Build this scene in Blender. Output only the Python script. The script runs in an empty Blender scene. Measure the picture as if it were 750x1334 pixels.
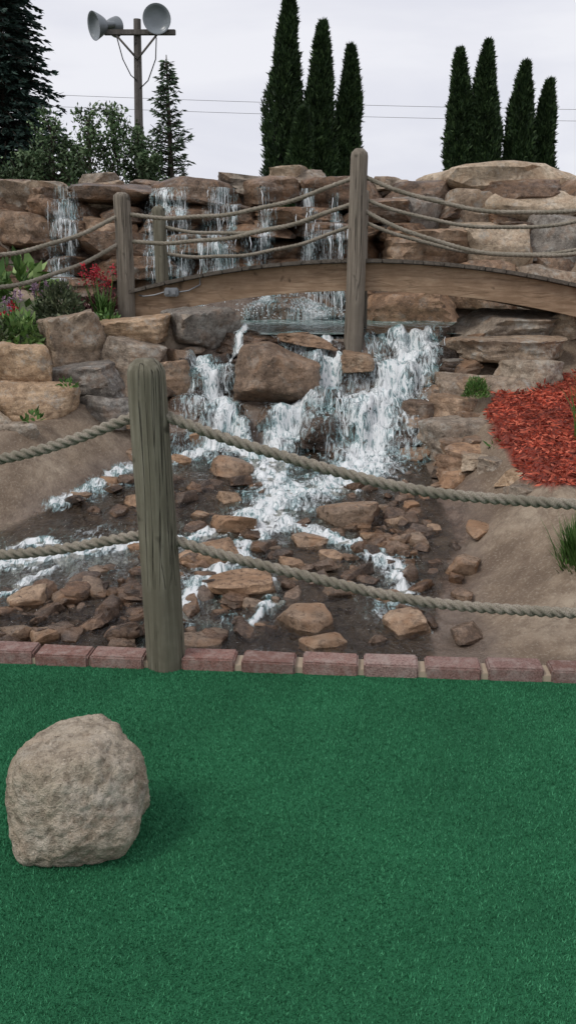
import bpy, bmesh, math, random
import numpy as np
from mathutils import Vector
from mathutils.bvhtree import BVHTree
sc=bpy.context.scene
COL=sc.collection
random.seed(4); RNG=np.random.default_rng(11)
pi=math.pi

# ------------------------------------------------------------------ noise
def vn(P,seed=0):
    P=np.asarray(P,dtype=np.float64); i=np.floor(P).astype(np.int64); f=P-i; u=f*f*(3-2*f)
    def h(a,b,c):
        n=(a*374761393+b*668265263+c*1274126177+seed*974711)&0xffffffff
        n=((n^(n>>13))*1103515245)&0xffffffff
        n=((n^(n>>15))*668265263)&0xffffffff
        return ((n^(n>>16))&0xffffff)/float(0xffffff)*2-1
    x,y,z=i[:,0],i[:,1],i[:,2]; ux,uy,uz=u[:,0],u[:,1],u[:,2]
    def l(a,b,t): return a+(b-a)*t
    return l(l(l(h(x,y,z),h(x+1,y,z),ux),l(h(x,y+1,z),h(x+1,y+1,z),ux),uy),
             l(l(h(x,y,z+1),h(x+1,y,z+1),ux),l(h(x,y+1,z+1),h(x+1,y+1,z+1),ux),uy),uz)
def fbm(P,seed=0,o=4):
    s=0;a=1.0;t=0;P=np.asarray(P,dtype=float)
    for k in range(o):
        s=s+a*vn(P*(2.03**k)+k*17.3,seed+k);t+=a;a*=.5
    return s/t

# ------------------------------------------------------------------ mesh helpers
def mk(name,V,F,mat=None,smooth=True,parent=None,loc=None,sharp=None):
    me=bpy.data.meshes.new(name)
    V=np.asarray(V,dtype=np.float32)
    if isinstance(F,np.ndarray):
        n=F.shape[1]
        me.vertices.add(len(V)); me.vertices.foreach_set('co',V.ravel())
        me.loops.add(F.size); me.loops.foreach_set('vertex_index',F.ravel().astype(np.int32))
        me.polygons.add(len(F)); me.polygons.foreach_set('loop_start',np.arange(0,F.size,n,dtype=np.int32))
        try: me.polygons.foreach_set('loop_total',np.full(len(F),n,dtype=np.int32))
        except Exception: pass
        me.update(calc_edges=True); me.validate()
    else:
        me.from_pydata([tuple(map(float,v)) for v in V],[],F); me.update()
    me.polygons.foreach_set('use_smooth',[smooth]*len(me.polygons))
    if sharp:
        try: me.set_sharp_from_angle(angle=math.radians(sharp))
        except Exception: pass
    ob=bpy.data.objects.new(name,me); COL.objects.link(ob)
    if mat: me.materials.append(mat)
    if loc is not None: ob.location=loc
    if parent: ob.parent=parent
    return ob
class B:
    def __init__(s): s.V=[];s.F=[];s.n=0
    def add(s,V,F):
        s.V.append(np.asarray(V,dtype=np.float32)); s.F.append(np.asarray(F)+s.n); s.n+=len(V)
    def out(s,name,mat,**k): return mk(name,np.vstack(s.V),np.vstack(s.F),mat,**k)
def bvh(*bs):
    V=[];F=[];n=0
    for b in bs:
        v=np.vstack(b.V); f=np.vstack(b.F)+n; V.append(v);F.append(f);n+=len(v)
    return BVHTree.FromPolygons(np.vstack(V).tolist(),np.vstack(F).tolist())
def empty(name,loc=(0,0,0)):
    e=bpy.data.objects.new(name,None); e.empty_display_size=.1; COL.objects.link(e); e.location=loc; return e
def box(sx,sy,sz,bev=.004):
    bm=bmesh.new(); bmesh.ops.create_cube(bm,size=1)
    for v in bm.verts: v.co=Vector((v.co.x*sx,v.co.y*sy,v.co.z*sz))
    if bev: bmesh.ops.bevel(bm,geom=bm.edges[:],offset=bev,segments=2,affect='EDGES')
    bmesh.ops.triangulate(bm,faces=bm.faces[:])
    V=np.array([v.co[:] for v in bm.verts]); F=np.array([[v.index for v in f.verts] for f in bm.faces]); bm.free()
    return V,F
def rotz(V,a):
    c,s=math.cos(a),math.sin(a); V=np.asarray(V,dtype=float); return V@np.array([[c,s,0],[-s,c,0],[0,0,1]])
def rotx(V,a):
    c,s=math.cos(a),math.sin(a); return np.asarray(V,dtype=float)@np.array([[1,0,0],[0,c,s],[0,-s,c]])
def roty(V,a):
    c,s=math.cos(a),math.sin(a); return np.asarray(V,dtype=float)@np.array([[c,0,-s],[0,1,0],[s,0,c]])
def tube(P,R,n=8,cap=True):
    P=np.asarray(P,dtype=float); m=len(P); R=np.full(m,R) if np.isscalar(R) else np.asarray(R)
    T=np.gradient(P,axis=0); T/=np.linalg.norm(T,axis=1)[:,None]+1e-9
    ref=np.array([0,0,1.]) if abs(T[:,2]).mean()<.8 else np.array([1.,0,0])
    A=np.cross(T,ref); A/=np.linalg.norm(A,axis=1)[:,None]+1e-9; Bn=np.cross(T,A)
    th=np.arange(n)*2*pi/n
    V=(P[:,None,:]+R[:,None,None]*(A[:,None,:]*np.cos(th)[None,:,None]+Bn[:,None,:]*np.sin(th)[None,:,None])).reshape(-1,3)
    i=np.arange(m-1)[:,None]*n; j=np.arange(n)[None,:]; k=(j+1)%n
    a=(i+j).ravel(); b=(i+k).ravel(); c=(i+n+k).ravel(); d=(i+n+j).ravel()
    F=np.vstack([np.stack([a,b,c],1),np.stack([a,c,d],1)])
    if cap:
        V=np.vstack([V,P[:1],P[-1:]]); q=m*n; jj=np.arange(n); kk=(jj+1)%n
        F=np.vstack([F,np.stack([kk,jj,np.full(n,q)],1),np.stack([(m-1)*n+jj,(m-1)*n+kk,np.full(n,q+1)],1)])
    return V,F

# ------------------------------------------------------------------ materials
class NT:
    def __init__(s,name):
        s.m=bpy.data.materials.new(name); s.m.use_nodes=True; s.t=s.m.node_tree; s.n=s.t.nodes; s.b=s.n['Principled BSDF']
        s.tc=s.n.new('ShaderNodeTexCoord'); s.geo=s.n.new('ShaderNodeNewGeometry')
    def link(s,a,b): s.t.links.new(a,b)
    def new(s,t,**k):
        n=s.n.new(t)
        for a,b in k.items(): setattr(n,a,b)
        return n
    def mapping(s,scale,vec=None):
        m=s.new('ShaderNodeMapping'); m.inputs['Scale'].default_value=scale
        s.link(vec if vec else s.tc.outputs['Object'],m.inputs['Vector']); return m.outputs[0]
    def noise(s,scale,detail=5,rough=.6,vec=None,dist=0):
        n=s.new('ShaderNodeTexNoise'); n.inputs['Scale'].default_value=scale; n.inputs['Detail'].default_value=detail
        n.inputs['Roughness'].default_value=rough; n.inputs['Distortion'].default_value=dist
        s.link(vec if vec else s.tc.outputs['Object'],n.inputs['Vector']); return n.outputs['Fac']
    def ramp(s,fac,stops):
        r=s.new('ShaderNodeValToRGB'); e=r.color_ramp.elements
        while len(e)<len(stops): e.new(.5)
        for el,(p,c) in zip(e,stops):
            el.position=p; el.color=(c,c,c,1) if np.isscalar(c) else (*c,1)
        s.link(fac,r.inputs[0]); return r.outputs[0]
    def mix(s,fac,a,b,mode='MIX'):
        m=s.new('ShaderNodeMix',data_type='RGBA',blend_type=mode)
        def put(sock,v,col):
            if isinstance(v,bpy.types.NodeSocket): s.link(v,sock)
            elif col: sock.default_value=(*v,1)
            else: sock.default_value=v
        put(m.inputs[0],fac,False); put(m.inputs[6],a,True); put(m.inputs[7],b,True)
        return m.outputs[2]
    def math(s,op,a,b=0,clamp=False):
        m=s.new('ShaderNodeMath',operation=op); m.use_clamp=clamp
        for i,v in enumerate((a,b)):
            if isinstance(v,bpy.types.NodeSocket): s.link(v,m.inputs[i])
            else: m.inputs[i].default_value=v
        return m.outputs[0]
    def bump(s,h,dist,strength=1,prev=None):
        b=s.new('ShaderNodeBump'); b.inputs['Distance'].default_value=dist; b.inputs['Strength'].default_value=strength
        s.link(h,b.inputs['Height'])
        if prev: s.link(prev,b.inputs['Normal'])
        return b.outputs[0]
    def fin(s,col=None,rough=None,normal=None,spec=None):
        for k,v in (('Base Color',col),('Roughness',rough),('Normal',normal)):
            if v is None: continue
            if isinstance(v,bpy.types.NodeSocket): s.link(v,s.b.inputs[k])
            else: s.b.inputs[k].default_value=(*v,1) if k=='Base Color' else v
        if spec is not None: s.b.inputs['Specular IOR Level'].default_value=spec
        return s.m

def rock_mat(name,c1,c2,c3,rough=.85,fine=1.0,spec=.3,bumpd=.012,lichen=0,wet=0,strata=.35,stain=0,var=1.0):
    m=NT(name)
    n1=m.noise(3.5,4,.65); n2=m.noise(22*fine,5,.72); n3=m.noise(95*fine,3,.75)
    base=m.ramp(n1,[(.32,c1),(.5,c2),(.68,c3)])
    col=m.mix(m.ramp(n2,[(.36,.75),(.56,0.0)]),base,tuple(x*.45 for x in c1))
    st=m.noise(1,3,.6,vec=m.mapping((4,4,30)),dist=.9)
    col=m.mix(m.ramp(st,[(.42,strata),(.52,0)]),col,tuple(x*.5 for x in c2))
    rnd=m.geo.outputs['Random Per Island']; oi=m.new('ShaderNodeObjectInfo')
    rr=m.math('FRACT',m.math('ADD',rnd,oi.outputs['Random']))
    col=m.mix(var,col,m.ramp(rr,[(0,(.60,.60,.61)),(.25,(.86,.86,.86)),(.5,(1.15,.96,.78)),(.75,(1.05,1.0,.94)),(1,(1.38,1.33,1.24))]),'MULTIPLY')
    col=m.mix(m.ramp(n3,[(.58,0),(.72,.5)]),col,tuple(min(1,x*1.6) for x in c3))
    col=m.mix(m.ramp(n3,[(.30,.7),(.41,0)]),col,tuple(x*.3 for x in c1))
    if stain: col=m.mix(m.ramp(m.noise(5,3,.7,dist=.5),[(.5,0),(.64,stain)]),col,(.30,.165,.085))
    if lichen: col=m.mix(m.ramp(m.noise(9,4,.75),[(.54,0),(.66,lichen)]),col,(.40,.39,.35))
    h=m.math('ADD',n2,m.math('MULTIPLY',n3,.5)); h=m.math('ADD',h,m.math('MULTIPLY',st,.35))
    nb=m.bump(h,bumpd,1)
    if wet: return m.fin(col,m.ramp(n2,[(.35,rough*.5),(.7,rough*1.6)]),nb,spec)
    return m.fin(col,rough,nb,spec)
M_tan=rock_mat('sandstone_tan',(.28,.22,.16),(.42,.345,.265),(.53,.46,.37),lichen=.5,stain=.3)
M_grey=rock_mat('sandstone_grey',(.19,.165,.14),(.31,.275,.235),(.42,.385,.335),lichen=.6,stain=.3)
M_brown=rock_mat('sandstone_brown',(.13,.088,.06),(.28,.195,.135),(.41,.31,.23),rough=.5,stain=.35,lichen=.25)
M_wall=rock_mat('wall_rock',(.07,.046,.032),(.18,.12,.082),(.32,.23,.165),rough=.4,stain=.4,lichen=.35,bumpd=.02)
M_wet=rock_mat('wet_rock',(.034,.024,.018),(.085,.058,.042),(.18,.125,.09),rough=.22,spec=.5,wet=1)
M_stone=rock_mat('stream_stone',(.17,.115,.075),(.33,.235,.165),(.45,.345,.255),rough=.38,wet=1,bumpd=.007,fine=1.6,stain=.6)
M_rub=rock_mat('wet_rubble',(.055,.039,.03),(.135,.094,.069),(.25,.185,.14),rough=.24,wet=1,bumpd=.005,fine=1.8,stain=.3)
M_boul=rock_mat('limestone_boulder',(.34,.27,.19),(.48,.405,.31),(.58,.52,.43),fine=1.5,bumpd=.016,strata=.1,lichen=.25,stain=.25,var=0)

def wood_mat(name,c1,c2,c3,axis=2,scale=1.0,crack=.5):
    m=NT(name); s=[60*scale]*3; s[axis]=2.2*scale
    g=m.noise(1,5,.65,vec=m.mapping(tuple(s)),dist=.3)
    s2=[13*scale]*3; s2[axis]=.6*scale
    g2=m.noise(1,3,.5,vec=m.mapping(tuple(s2)),dist=.8)
    blot=m.noise(4,4,.65)
    col=m.ramp(g,[(.3,c1),(.52,c2),(.7,c3)])
    col=m.mix(m.ramp(blot,[(.38,.6),(.62,0)]),col,c1)
    ck=m.math('MULTIPLY',m.ramp(g2,[(.484,0),(.5,1),(.516,0)]),m.ramp(blot,[(.42,0),(.55,1)]))
    col=m.mix(m.math('MULTIPLY',ck,crack),col,tuple(x*.2 for x in c1))
    kn=m.noise(9,2,.5); col=m.mix(m.ramp(kn,[(.66,0),(.72,.8)]),col,tuple(x*.4 for x in c1))
    h=m.math('SUBTRACT',m.math('MULTIPLY',g,.7),m.math('MULTIPLY',ck,crack*1.2))
    return m.fin(col,.85,m.bump(h,.004,1),.2)
M_post=wood_mat('weathered_post_wood',(.10,.09,.064),(.18,.166,.122),(.27,.25,.195),crack=.95)
M_gpost=wood_mat('grey_post_wood',(.14,.12,.095),(.235,.20,.16),(.33,.29,.235),crack=.8)
M_beam=wood_mat('bridge_beam_wood',(.20,.13,.08),(.34,.235,.155),(.42,.31,.21),axis=0,scale=.7,crack=.3)
M_deck=wood_mat('deck_wood',(.08,.068,.055),(.14,.12,.10),(.20,.18,.15),axis=1,scale=.8)
M_pole=wood_mat('pole_wood',(.10,.09,.08),(.17,.155,.14),(.24,.22,.20),scale=.3)
def flat(name,c,rough=.6,metal=0,spec=.4):
    m=NT(name); n=m.noise(30,3); col=m.mix(m.ramp(n,[(.3,.25),(.7,0)]),c,tuple(x*.6 for x in c))
    m.b.inputs['Metallic'].default_value=metal
    return m.fin(col,rough,None,spec)
M_rope=NT('manila_rope')
_n=M_rope.noise(220,4,.7); _p=M_rope.noise(9,4,.6)
_c=M_rope.ramp(_n,[(.3,(.14,.12,.095)),(.5,(.29,.255,.205)),(.72,(.45,.41,.34))])
_c=M_rope.mix(M_rope.ramp(_p,[(.4,.6),(.6,0)]),_c,(.17,.155,.115))
M_rope=M_rope.fin(_c,.9,M_rope.bump(_n,.0025,1),.15)

def leaf_mat(name,c1,c2,c3,rough=.55,big=1.2):
    m=NT(name)
    col=m.ramp(m.geo.outputs['Random Per Island'],[(0,c1),(.55,c2),(1,c3)])
    n=m.noise(big,3,.6); col=m.mix(1,col,m.ramp(n,[(.32,.5),(.62,1.3)]),'MULTIPLY')
    return m.fin(col,rough,None,.25)
M_arb=leaf_mat('arborvitae_foliage',(.014,.030,.013),(.034,.064,.024),(.070,.115,.042),big=1.8)
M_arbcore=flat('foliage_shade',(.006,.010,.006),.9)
M_spr=leaf_mat('spruce_foliage',(.014,.030,.026),(.030,.058,.046),(.06,.10,.078))
M_spr2=leaf_mat('young_spruce_foliage',(.03,.055,.032),(.06,.10,.055),(.10,.15,.08))
M_dec=leaf_mat('broadleaf_foliage',(.045,.085,.035),(.09,.15,.065),(.16,.22,.11))
M_hosta=leaf_mat('hosta_leaf',(.06,.13,.03),(.13,.23,.06),(.24,.34,.12),big=4)
M_shrub=leaf_mat('shrub_leaf',(.04,.06,.03),(.10,.13,.065),(.19,.21,.12),big=5)
M_grass=leaf_mat('grass_blade',(.04,.10,.02),(.09,.19,.04),(.17,.29,.09),big=5)
M_pur=leaf_mat('purple_flower',(.24,.15,.22),(.40,.26,.36),(.55,.40,.48))
M_redf=leaf_mat('red_flower',(.22,.01,.02),(.45,.02,.04),(.58,.06,.07),big=5)
M_redl=leaf_mat('dark_red_leaf',(.04,.012,.014),(.09,.025,.03),(.15,.05,.05),big=5)
M_mulch=leaf_mat('mulch_chip',(.17,.028,.016),(.42,.075,.042),(.58,.16,.095),rough=.85,big=6)
M_bark=wood_mat('bark',(.03,.024,.018),(.07,.055,.042),(.11,.09,.07),scale=.3)

# ------------------------------------------------------------------ terrain
SP=np.array([(2.9,-.05),(3.2,-.035),(4.2,.09),(5.3,.25),(5.45,.28),(5.6,.50),(5.9,.58),(5.98,.74),(6.2,.80),(6.3,.92),(6.4,.90),(8.4,.90),(9.1,1.7),(9.5,2.0),(13,2.0),(30,1.35),(60,.4),(120,0),(600,0)])
XL=np.array([(3,-2.4),(4.1,-1.65),(4.4,-1.35),(5.0,-.98),(5.4,-.82),(6.2,-.75),(6.4,-.35),(7,-.6),(8,-1.8),(9,-3)])
XR=np.array([(3,.72),(4.2,.87),(5.3,.86),(6,1.0),(6.5,1.15),(8,2.0)])
TAIL=[(9.3,2.0),(13,2.0),(30,1.35),(60,.4),(120,0),(600,0)]
TL=np.array([(2.9,-.05),(3,.1),(4,.48),(5,.52),(5.5,.60),(6,.90),(6.4,1.02),(8,1.15)]+TAIL)
TR=np.array([(2.9,-.05),(3,.1),(4,.42),(4.8,.50),(5.3,.60),(5.8,.68),(6.2,.80),(7,.95),(8,1.05)]+TAIL)
SR=np.array([(2.9,.12),(4,.85)])
ip=lambda v,T:np.interp(v,T[:,0],T[:,1])
def Hv(x,y,detail=True):
    x=np.asarray(x,float); y=np.asarray(y,float)
    P=np.stack([x*2.3,y*2.3,x*0],1)
    near=np.clip((12-y)/3,0,1)*np.clip((6-np.abs(x))/2,0,1)*np.clip((y-2.8)/.5,0,1)
    yw=y+near*.13*fbm(P,3,3); 
    s=ip(yw,SP); l=ip(y,XL)+.08*fbm(P*1.3,5,2); r=ip(y,XR)+.05*fbm(P*1.3,6,2)
    bl=np.maximum(s,np.minimum(s+.8*(l-x),ip(y,TL))); br=np.maximum(s,np.minimum(s+ip(y,SR)*(x-r),ip(y,TR)))
    z=np.where(x<l,bl,np.where(x>r,br,s))
    inch=np.clip(np.minimum(x-l,r-x)/.1,0,1)
    if detail:
        z=z+near*(.022*fbm(np.stack([x*5,y*5,x*0],1),8,4)+.012*inch*fbm(np.stack([x*24,y*24,x*0],1),9,3)+.006*fbm(np.stack([x*16,y*16,x*0],1),19,3))
    return z,inch,l,r
def H(x,y): return float(Hv([x],[y])[0][0])
def seg(a,b,st): return np.arange(a,b,st)
xs=np.concatenate([[-500,-200,-80,-40,-20,-12,-8,-6,-5,-4.2,-3.7,-3.4],seg(-3.2,3.2,.022),[3.2,3.4,3.7,4.2,5,6,8,12,20,40,80,200,500]])
ys=np.concatenate([[-200,-60,-20,-5,0,2,2.6],seg(2.75,7.0,.022),seg(7.0,10,.05),[10,10.4,11,12,13,14,16,18,21,25,30,36,45,60,90,120,200,350,600]])
X,Y=np.meshgrid(xs,ys); x=X.ravel(); y=Y.ravel()
Z,inch,l_,r_=Hv(x,y)
Z=np.where(y<2.9,np.minimum(Z,-.05),Z)
nx=len(xs); ny=len(ys)
ii=(np.arange(ny-1)[:,None]*nx+np.arange(nx-1)[None,:]).ravel()
F=np.stack([ii,ii+1,ii+nx+1,ii+nx],1)
terr=mk('ground',np.stack([x,y,Z],1),F,smooth=True)
P2=np.stack([x*3,y*3,x*0],1)
edge=np.minimum(x-l_,r_-x)
wet=np.clip(.5+(edge+.14*fbm(P2,21,4)+.05)/.16,0,1)*np.clip((9.5-y)*4,0,1)
def mulch_mask(x,y):
    e=fbm(np.stack([x*3,y*3,x*0],1),22,3)
    xb=np.interp(y,[3.8,4.3,4.9,5.4,5.8],[1.24,1.17,1.14,1.2,1.5])
    return np.clip((x-xb-.04*e)/.02,0,1)*np.clip((y-3.95-.06*e)/.03,0,1)*np.clip((5.95-y)/.1,0,1)*(x<5)
mul=mulch_mask(x,y)
soil=np.clip(np.maximum(np.clip((y-9.6)/.6,0,1),np.clip((np.abs(x)-3.3)/.5,0,1)),0,1)
soilL=np.clip((l_-x-.55)/.1,0,1)*np.clip((y-5.7)/.2,0,1)
soil=np.maximum(soil,soilL)*(1-mul)
ca=terr.data.color_attributes.new('zone','FLOAT_COLOR','POINT')
ca.data.foreach_set('color',np.stack([wet,mul,soil,np.ones_like(wet)],1).astype(np.float32).ravel())
m=NT('ground_mat'); at=m.new('ShaderNodeVertexColor',layer_name='zone'); sp=m.new('ShaderNodeSeparateColor'); m.link(at.outputs[0],sp.inputs[0])
n1=m.noise(1.7,5,.7,dist=.4); n2=m.noise(14,5,.7); n3=m.noise(80,4,.75)
bank=m.ramp(n1,[(.36,(.135,.092,.06)),(.5,(.26,.195,.135)),(.64,(.37,.30,.22))])
bank=m.mix(m.ramp(n2,[(.38,.7),(.58,0)]),bank,(.15,.105,.07))
bank=m.mix(m.ramp(n3,[(.52,0),(.7,.55)]),bank,(.44,.38,.29))
wetc=m.ramp(n2,[(.3,(.05,.035,.027)),(.5,(.12,.082,.06)),(.72,(.23,.165,.12))])
wetc=m.mix(m.ramp(n1,[(.42,0),(.58,.7)]),wetc,(.20,.155,.12))
wetc=m.mix(m.ramp(n3,[(.56,0),(.70,.6)]),wetc,(.28,.215,.165))
mulc=m.ramp(n3,[(.35,(.06,.01,.006)),(.6,(.30,.055,.03))])
gr=m.ramp(n2,[(.35,(.03,.035,.014)),(.65,(.07,.085,.03))])
c=m.mix(sp.outputs[0],bank,wetc); c=m.mix(sp.outputs[2],c,gr); c=m.mix(sp.outputs[1],c,mulc)
rw=m.ramp(n2,[(.35,.06),(.65,.28)])
rmix=m.mix(sp.outputs[0],(.85,.85,.85),rw)
h=m.math('ADD',n2,m.math('MULTIPLY',n3,.6))
terr.data.materials.append(m.fin(c,rmix,m.bump(h,.013,1),.55))

# ------------------------------------------------------------------ turf
def byl(x): return 2.85-.08*x
tm=NT('turf_mat')
a1=tm.noise(330,3,.8); a2=tm.noise(3,5,.6)
tc=tm.ramp(a1,[(.3,(.014,.078,.034)),(.5,(.030,.170,.076)),(.72,(.060,.25,.12))])
tc=tm.mix(1,tc,tm.ramp(a2,[(.3,.82),(.7,1.1)]),'MULTIPLY')
M_turf=tm.fin(tc,.85,tm.bump(a1,.005,1),.12)
V=[(-9,-5,0),(9,-5,0),(9,byl(9)+.03,0),(-9,byl(-9)+.03,0),(-9,-5,-.04),(9,-5,-.04),(9,byl(9)+.03,-.04),(-9,byl(-9)+.03,-.04)]
turf=mk('artificial_turf',V,[(0,1,2,3),(0,4,5,1),(1,5,6,2),(2,6,7,3),(3,7,4,0)],M_turf,smooth=False)
N=420000
px=RNG.uniform(-1.5,1.5,N); py=RNG.uniform(1.15,2.92,N); k=py<byl(px)-.004; px=px[k];py=py[k];N=len(px)
a=RNG.uniform(0,2*pi,N); w=.0013; ln=RNG.uniform(.003,.008,N); tx=RNG.normal(0,.4,N)*ln; ty=RNG.normal(0,.4,N)*ln
V=np.zeros((N,3,3)); V[:,0]=np.stack([px-w*np.cos(a),py-w*np.sin(a),px*0],1); V[:,1]=np.stack([px+w*np.cos(a),py+w*np.sin(a),px*0],1)
V[:,2]=np.stack([px+tx,py+ty,ln],1)
bm_=NT('turf_blade'); bc=bm_.ramp(bm_.geo.outputs['Random Per Island'],[(0,(.015,.095,.042)),(.55,(.036,.21,.094)),(1,(.09,.35,.175))])
bc=bm_.mix(1,bc,bm_.ramp(bm_.noise(3,5,.6),[(.3,.82),(.7,1.1)]),'MULTIPLY')
blades=mk('blades',V.reshape(-1,3),np.arange(N*3).reshape(-1,3),bm_.fin(bc,.7,None,.15),smooth=False,parent=turf)

# ------------------------------------------------------------------ bricks
bb=B(); rnd=random.Random(3)
def brick(x0,ln):
    Vb,Fb=box(ln,.095,.075,.006); Vb=rotz(Vb,-.08+rnd.uniform(-.02,.02)); xc=x0+ln/2
    Vb=rotx(Vb,rnd.uniform(-.02,.02)); Vb=Vb+.0025*np.stack([fbm(Vb*30+xc*9,3,2),fbm(Vb*30+xc*9+5,4,2),fbm(Vb*30+xc*9+9,5,2)],1)
    bb.add(Vb+np.array([xc,byl(xc)+.048+rnd.uniform(-.004,.004),.008+rnd.uniform(-.004,.003)]),Fb)
x0=-.372
while x0<3.2: brick(x0,.19+rnd.uniform(-.003,.003)); x0+=.2125
x0=-.70
while x0>-3.4: brick(x0,.193); x0-=.2
bk=NT('brick_mat'); b1=bk.noise(25,5,.7); b2=bk.noise(160,4,.7)
bc=bk.ramp(bk.geo.outputs['Random Per Island'],[(0,(.20,.115,.095)),(.3,(.31,.165,.135)),(.6,(.25,.18,.165)),(.8,(.34,.20,.165)),(1,(.38,.26,.23))])
bc=bk.mix(bk.ramp(b2,[(.38,.75),(.58,0)]),bc,(.12,.065,.055)); bc=bk.mix(bk.ramp(b1,[(.45,0),(.7,.6)]),bc,(.42,.36,.32))
M_brick=bk.fin(bc,.85,bk.bump(b2,.005,1),.2)
edging=bb.out('brick_edging',M_brick,smooth=False)
mo=B(); Vb,Fb=box(7,.085,.07,.002); Vb=rotz(Vb,-.08); mo.add(Vb+np.array([0,2.85+.052,-.012]),Fb)
mo.out('mortar',flat('mortar',(.42,.34,.25),.9),smooth=False,parent=edging)

# ------------------------------------------------------------------ rocks
_ico={}
def ico(s):
    if s not in _ico:
        bm=bmesh.new(); bmesh.ops.create_icosphere(bm,subdivisions=s,radius=1)
        _ico[s]=(np.array([v.co[:] for v in bm.verts]),np.array([[v.index for v in f.verts] for f in bm.faces])); bm.free()
    return _ico[s]
def rock(seed,sub=4,kind='slab',k=34,rough=.075,strata=.035):
    D,Fc=ico(sub); r=np.random.default_rng(seed); N=[];d=[]
    if kind=='slab':
        for s in (1,-1):
            n=np.array([r.normal(0,.15),r.normal(0,.15),s]); N.append(n/np.linalg.norm(n)); d.append(.75)
        q=r.integers(4,7); a0=r.uniform(0,6.28)
        for i in range(q):
            a=a0+i*2*pi/q+r.uniform(-.4,.4); n=np.array([math.cos(a),math.sin(a),r.uniform(-.25,.35)]); N.append(n/np.linalg.norm(n)); d.append(r.uniform(.70,1))
        for i in range(4):
            n=r.normal(size=3); n[2]=abs(n[2])*.8; N.append(n/np.linalg.norm(n)); d.append(r.uniform(.82,1.05))
    else:
        q=r.integers(9,14)
        for i in range(q):
            n=r.normal(size=3); N.append(n/np.linalg.norm(n)); d.append(r.uniform(.72,1.05))
        for n in ((0,0,1),(0,0,-1),(1,0,0),(-1,0,0),(0,-1,0),(0,1,0)): N.append(np.array(n,float)); d.append(1.)
    N=np.array(N);d=np.array(d)
    dots=np.clip(D@N.T/d,1e-6,None); rr=(dots**k).sum(1)**(-1/k)
    V=D*rr[:,None]
    o=seed*3.7
    V=V*(1+rough*fbm(V*1.7+o,seed,4)+rough*.55*fbm(V*6+o,seed+1,3))[:,None]
    if kind=='slab':
        zz=V[:,2]; s=vn(np.stack([zz*5+.5*vn(V*2,seed),zz*0+seed,zz*0],1),seed+5)
        V[:,:2]*=(1+strata*s)[:,None]
    ex=(V.max(0)-V.min(0))/2; V=(V-(V.max(0)+V.min(0))/2)/ex
    return V,Fc
PRO={}
def proto(i,sub,kind):
    if (i,sub,kind) not in PRO: PRO[(i,sub,kind)]=rock(100+i,sub,kind)
    return PRO[(i,sub,kind)]
def placed(i,sub,kind,c,size,rz=0,tx=0,ty=0):
    V,Fc=proto(i,sub,kind); V=V*np.array(size)/2; V=rotz(roty(rotx(V,tx),ty),rz); return V+np.array(c),Fc

LEDGE=[ # x,y,z,w,h,material
(-1.61,5.35,.80,.36,.27,'T'),(-1.50,5.15,.60,.47,.24,'T'),(-1.27,5.50,.69,.50,.22,'g'),(-1.42,5.75,.92,.47,.36,'g'),(-1.04,5.95,.99,.50,.17,'t'),
(-1.02,5.75,.83,.44,.23,'g'),(-.62,6.15,.95,.58,.33,'g'),(-1.52,4.88,.47,.26,.15,'T'),(-1.12,5.40,.53,.42,.20,'g'),(-.80,5.75,.68,.40,.24,'b'),(-1.72,4.95,.52,.3,.2,'T'),
(-.07,5.72,.71,.58,.38,'b'),(.46,5.88,.79,.22,.13,'b'),(.21,5.62,.55,.28,.17,'w'),(-.58,5.83,.64,.34,.19,'w'),(-.24,6.13,.87,.50,.14,'w'),(.13,6.18,.91,.40,.10,'b'),
(.74,5.88,.70,.32,.12,'w'),(.61,5.58,.53,.28,.15,'w'),
(1.53,6.30,.97,.86,.25,'g'),(2.0,6.30,1.0,.34,.18,'t'),(1.50,5.95,.83,.84,.22,'g'),(1.56,5.68,.73,.46,.17,'t'),(1.30,5.55,.54,.74,.34,'g'),(2.3,6.0,.8,.5,.3,'g'),
(1.08,5.15,.40,.58,.25,'g'),(1.03,5.47,.53,.38,.18,'b'),(.81,5.47,.51,.26,.15,'b'),(1.11,5.97,.72,.26,.16,'g'),(1.15,5.75,.62,.36,.16,'g'),(.98,4.85,.29,.3,.13,'b'),
(2.16,9.30,2.22,1.5,.36,'T'),(1.21,8.90,1.88,.72,.34,'g'),(1.74,9.0,1.90,.86,.44,'g'),(2.40,8.90,1.93,1.0,.42,'T'),(1.32,8.60,1.60,.84,.36,'b'),(1.94,8.5,1.60,.76,.42,'t'),
(2.53,8.6,1.66,.72,.44,'g'),(.95,9.3,2.14,.64,.2,'g'),(1.14,8.2,1.03,.95,.32,'b'),(1.75,8.3,1.25,.7,.4,'b'),(2.4,8.3,1.2,.8,.5,'g'),(.6,8.6,1.25,.6,.4,'b'),
(-2.49,9.1,2.06,.84,.28,'g'),(-1.92,9.1,2.06,.66,.28,'g'),(-2.55,8.8,1.75,.8,.34,'b'),(-1.75,8.75,1.72,.6,.3,'b'),(-1.88,9.3,2.24,.4,.15,'t'),(-.27,9.2,2.18,.84,.2,'g'),(.19,9.3,2.25,.5,.19,'g'),
(0,9.3,2.30,.38,.15,'t'),(.57,9.2,2.17,.46,.17,'g'),(1.07,9.3,2.21,.5,.15,'g'),(-1.3,9.4,2.17,.6,.16,'b'),(-.85,9.4,2.16,.5,.14,'g'),(2.9,9.2,2.1,.9,.4,'g'),(-3.2,9.1,2.0,.8,.4,'b'),(-3.0,8.8,1.6,.8,.4,'g'),
(1.12,4.60,.36,.22,.09,'t'),(1.16,4.38,.34,.20,.08,'t'),(1.18,4.15,.31,.22,.08,'t'),(1.22,3.95,.27,.18,.07,'t'),(1.05,4.78,.34,.20,.09,'t')]
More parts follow.
